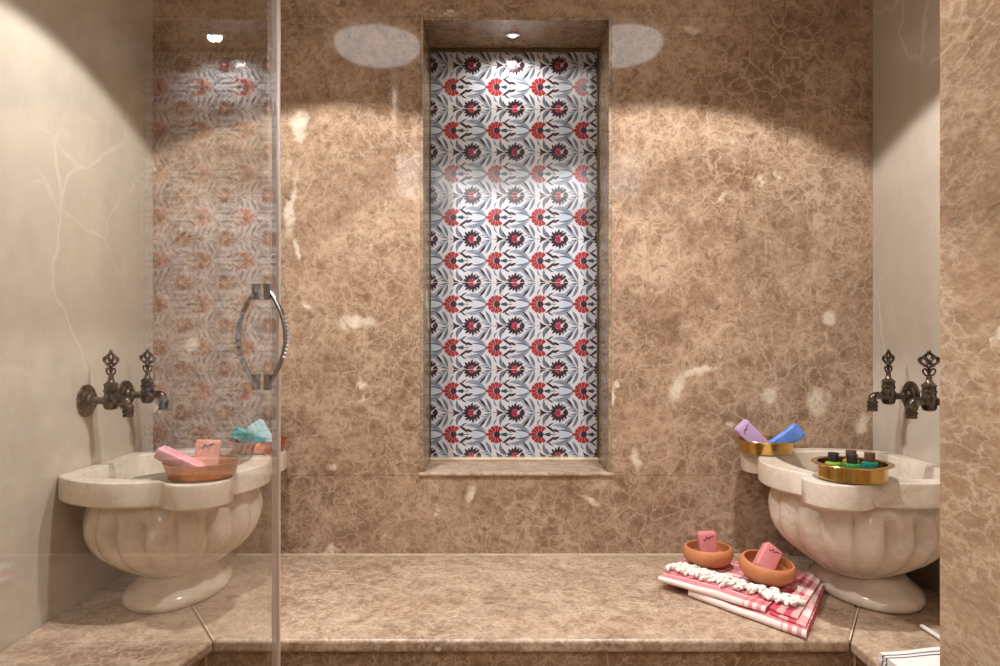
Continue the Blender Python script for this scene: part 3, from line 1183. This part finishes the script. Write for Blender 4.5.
M_white = white_mat()
wt = thing('hand_towel', (0, 0, 0), 'folded white towel with two dark stripes on the right bench', 'towel')
mb = MB()
cloth(mb, [(0.702, 1.10), (1.00, 1.10), (1.00, 1.350), (0.698, 1.285)], BZ + 0.0008, BZ + 0.010, seed=21, wob=0.0005)
cloth(mb, [(0.703, 1.10), (0.99, 1.10), (0.99, 1.347), (0.699, 1.282)], BZ + 0.0105, BZ + 0.020, seed=22, wob=0.0008)
o = mb.build('folded_cloth', M_white, wt, angle=70)
apply_uv(o, mb)
mb = MB()
a_, b_ = B(921, 625.5, 0.006), B(941, 638.5, 0.006)
path = smoothpath([a_, a_.lerp(b_, 0.5), b_, b_ + (b_ - a_) * 0.6], 6)
mb.tube(path, [0.0035] + [0.0045] * (len(path) - 2) + [0.0025], 8)
o = mb.build('cord', M_fringe, wt, angle=80)
o['label'] = 'pale cord lying loose behind the towel'

# ------------------------------------------------------------------ glass door
XD = -0.388
YE = 1.229
door = thing('shower_door', (XD, 0.31, 0.0), 'frameless clear glass shower door with a pale metal edge strip', 'door', kind='thing')
MB().box((-0.004, 0.0, 0.012), (0.004, YE - 0.31 - 0.004, 2.06)).build('glass_pane', M_glass, door, smooth=False)
mb = MB()
ye = YE - 0.31
mb.prism([(-0.0070, ye - 0.008), (0.0070, ye - 0.008), (0.0070, ye - 0.001), (0.0045, ye + 0.002), (-0.0045, ye + 0.002), (-0.0070, ye - 0.001)], 0.012, 2.06)
mb.build('edge_strip', M_alu, door, smooth=False, bevel=0.001)
hy = 1.151 - 0.31
hz = CZ + 3 / 608.0
hnd = MB()
for s in (-1, 1):
    for e in (-1, 1):
        zc = hz + e * 0.074
        hnd.box((s * 0.0045 - (0.0 if s > 0 else 0.010), hy - 0.006, zc - 0.013), (s * 0.0045 + (0.010 if s > 0 else 0.0), hy + 0.006, zc + 0.013))
    pts = []
    for k in range(25):
        q = -1 + 2 * k / 24
        pts.append((s * (0.0095 + 0.030 * cos(q * pi / 2) ** 0.85), hy, hz + q * 0.078))
    rad = [0.0034 + 0.0014 * cos((-1 + 2 * k / 24) * pi / 2) for k in range(25)]
    hnd.tube(pts, rad, 12)
hob = hnd.build('handle', M_steel, door, angle=50)
for s in (-1, 1):
    cr_ = MB()
    for k in range(11):
        q = (-5 + k) / 5 * 0.42
        xx = s * (0.0095 + 0.030 * cos(q * pi / 2) ** 0.85 + 0.0022)
        cr_.sphere((xx, hy - 0.001, hz + q * 0.078), 0.0040, 6, 4)
    cr_.build('crystal_trim', M_crystal, hob, smooth=False)
for zc in (0.30, 1.85):
    hg = MB().box((-0.016, -0.006, zc - 0.045), (0.016, 0.055, zc + 0.045))
    hg.build('hinge', M_chrome, door, smooth=False, bevel=0.002)

# ------------------------------------------------------------------ lamps
M_lamp = emit('frosted lamp glass', (1.0, 0.98, 0.96, 1), 4.5)
M_bulb = emit('spotlight lens', (1.0, 0.92, 0.78, 1), 4.0)

nl = thing('niche_downlight', (0.043, 2.025, NZ1 - L), 'small lit round downlight in the top of the niche', 'lamp')
MB().lathe([(0.013, -0.0005), (0.020, -0.0005), (0.021, -0.002), (0.018, -0.004), (0.013, -0.004)], 32, cap0=False, cap1=False).build('bezel', M_chrome, nl)
MB().lathe([(0.001, -0.0025), (0.007, -0.003), (0.013, -0.001)], 24, cap0=True, cap1=True).build('lens', M_bulb, nl)


LAMPS = ((-0.44, 1.30), (0.445, 1.30))
for lx, ly in LAMPS:            # shallow frosted bowls fixed under the ceiling
    r = 0.155
    prof = [(0.001, -0.062)] + [(r * sin(radians(a)), -0.010 - 0.052 * cos(radians(a))) for a in range(10, 91, 8)] + [(r, -0.0005), (0.001, -0.0005)]
    o = MB().lathe(prof, 64, (lx, ly, CEIL)).build('ceiling_light', M_lamp)
    tag(o, kind='structure')


def spot(name, loc, watts, half, blend, target=None, size=0.02, col=(1, 0.99, 0.98)):
    d = bpy.data.lights.new(name, 'SPOT')
    d.energy = watts
    d.spot_size = radians(2 * half)
    d.spot_blend = blend
    d.shadow_soft_size = size
    d.color = col
    o = bpy.data.objects.new(name, d)
    COL.objects.link(o)
    o.location = loc
    if target is not None:
        o.rotation_euler = (Vector(target) - Vector(loc)).to_track_quat('-Z', 'Y').to_euler()
    return o


def area(name, loc, rot, sx, sy, watts, col=(1, 0.99, 0.98)):
    d = bpy.data.lights.new(name, 'AREA')
    d.shape = 'RECTANGLE'
    d.size, d.size_y = sx, sy
    d.energy = watts
    d.color = col
    o = bpy.data.objects.new(name, d)
    COL.objects.link(o)
    o.location = loc
    o.rotation_euler = rot
    return o


for lx, ly in LAMPS:
    spot('ceiling_spot', (lx, ly, CEIL - 0.066), 66, 55.5, 0.10, (lx, ly + math.tan(radians(5.5)), CEIL - 1.066), size=0.025)
spot('niche_spot', (0.043, 2.025, NZ1 - L - 0.006), 4.2, 80, 0.6, size=0.012, col=(1, 0.95, 0.86))
area('entry_fill_area', (0.0, -0.8, CEIL - 0.01), (0, 0, 0), 1.4, 1.2, 36)  # added fill behind the camera, no fixture modelled; lifts jamb and basin fronts

w = bpy.data.worlds.new('World')
scene.world = w
w.use_nodes = True
w.node_tree.nodes['Background'].inputs[0].default_value = (1, 0.95, 0.9, 1)
w.node_tree.nodes['Background'].inputs[1].default_value = 0.0

# ------------------------------------------------------------------ camera
cam = bpy.data.cameras.new('camera')
cam.sensor_width = 36.0
cam.lens = 36.0 * F / 1000.0
cam.shift_x = (500 - VX) / 1000.0
cam.shift_y = (VY - 333) / 1000.0
cam.clip_start = 0.02
co = bpy.data.objects.new('camera', cam)
COL.objects.link(co)
co.location = (0, 0, CZ)
co.rotation_euler = (radians(90), 0, 0)
scene.camera = co

scene.view_settings.view_transform = 'Standard'
scene.view_settings.look = 'None'
scene.view_settings.gamma = 1.0
scene.view_settings.exposure = 0.12
scene.view_settings.use_curve_mapping = False
scene.cycles.use_denoising = True
scene.cycles.max_bounces = 10
scene.cycles.transparent_max_bounces = 16
scene.cycles.sample_clamp_indirect = 6.0
scene.cycles.caustics_reflective = False
scene.cycles.caustics_refractive = False
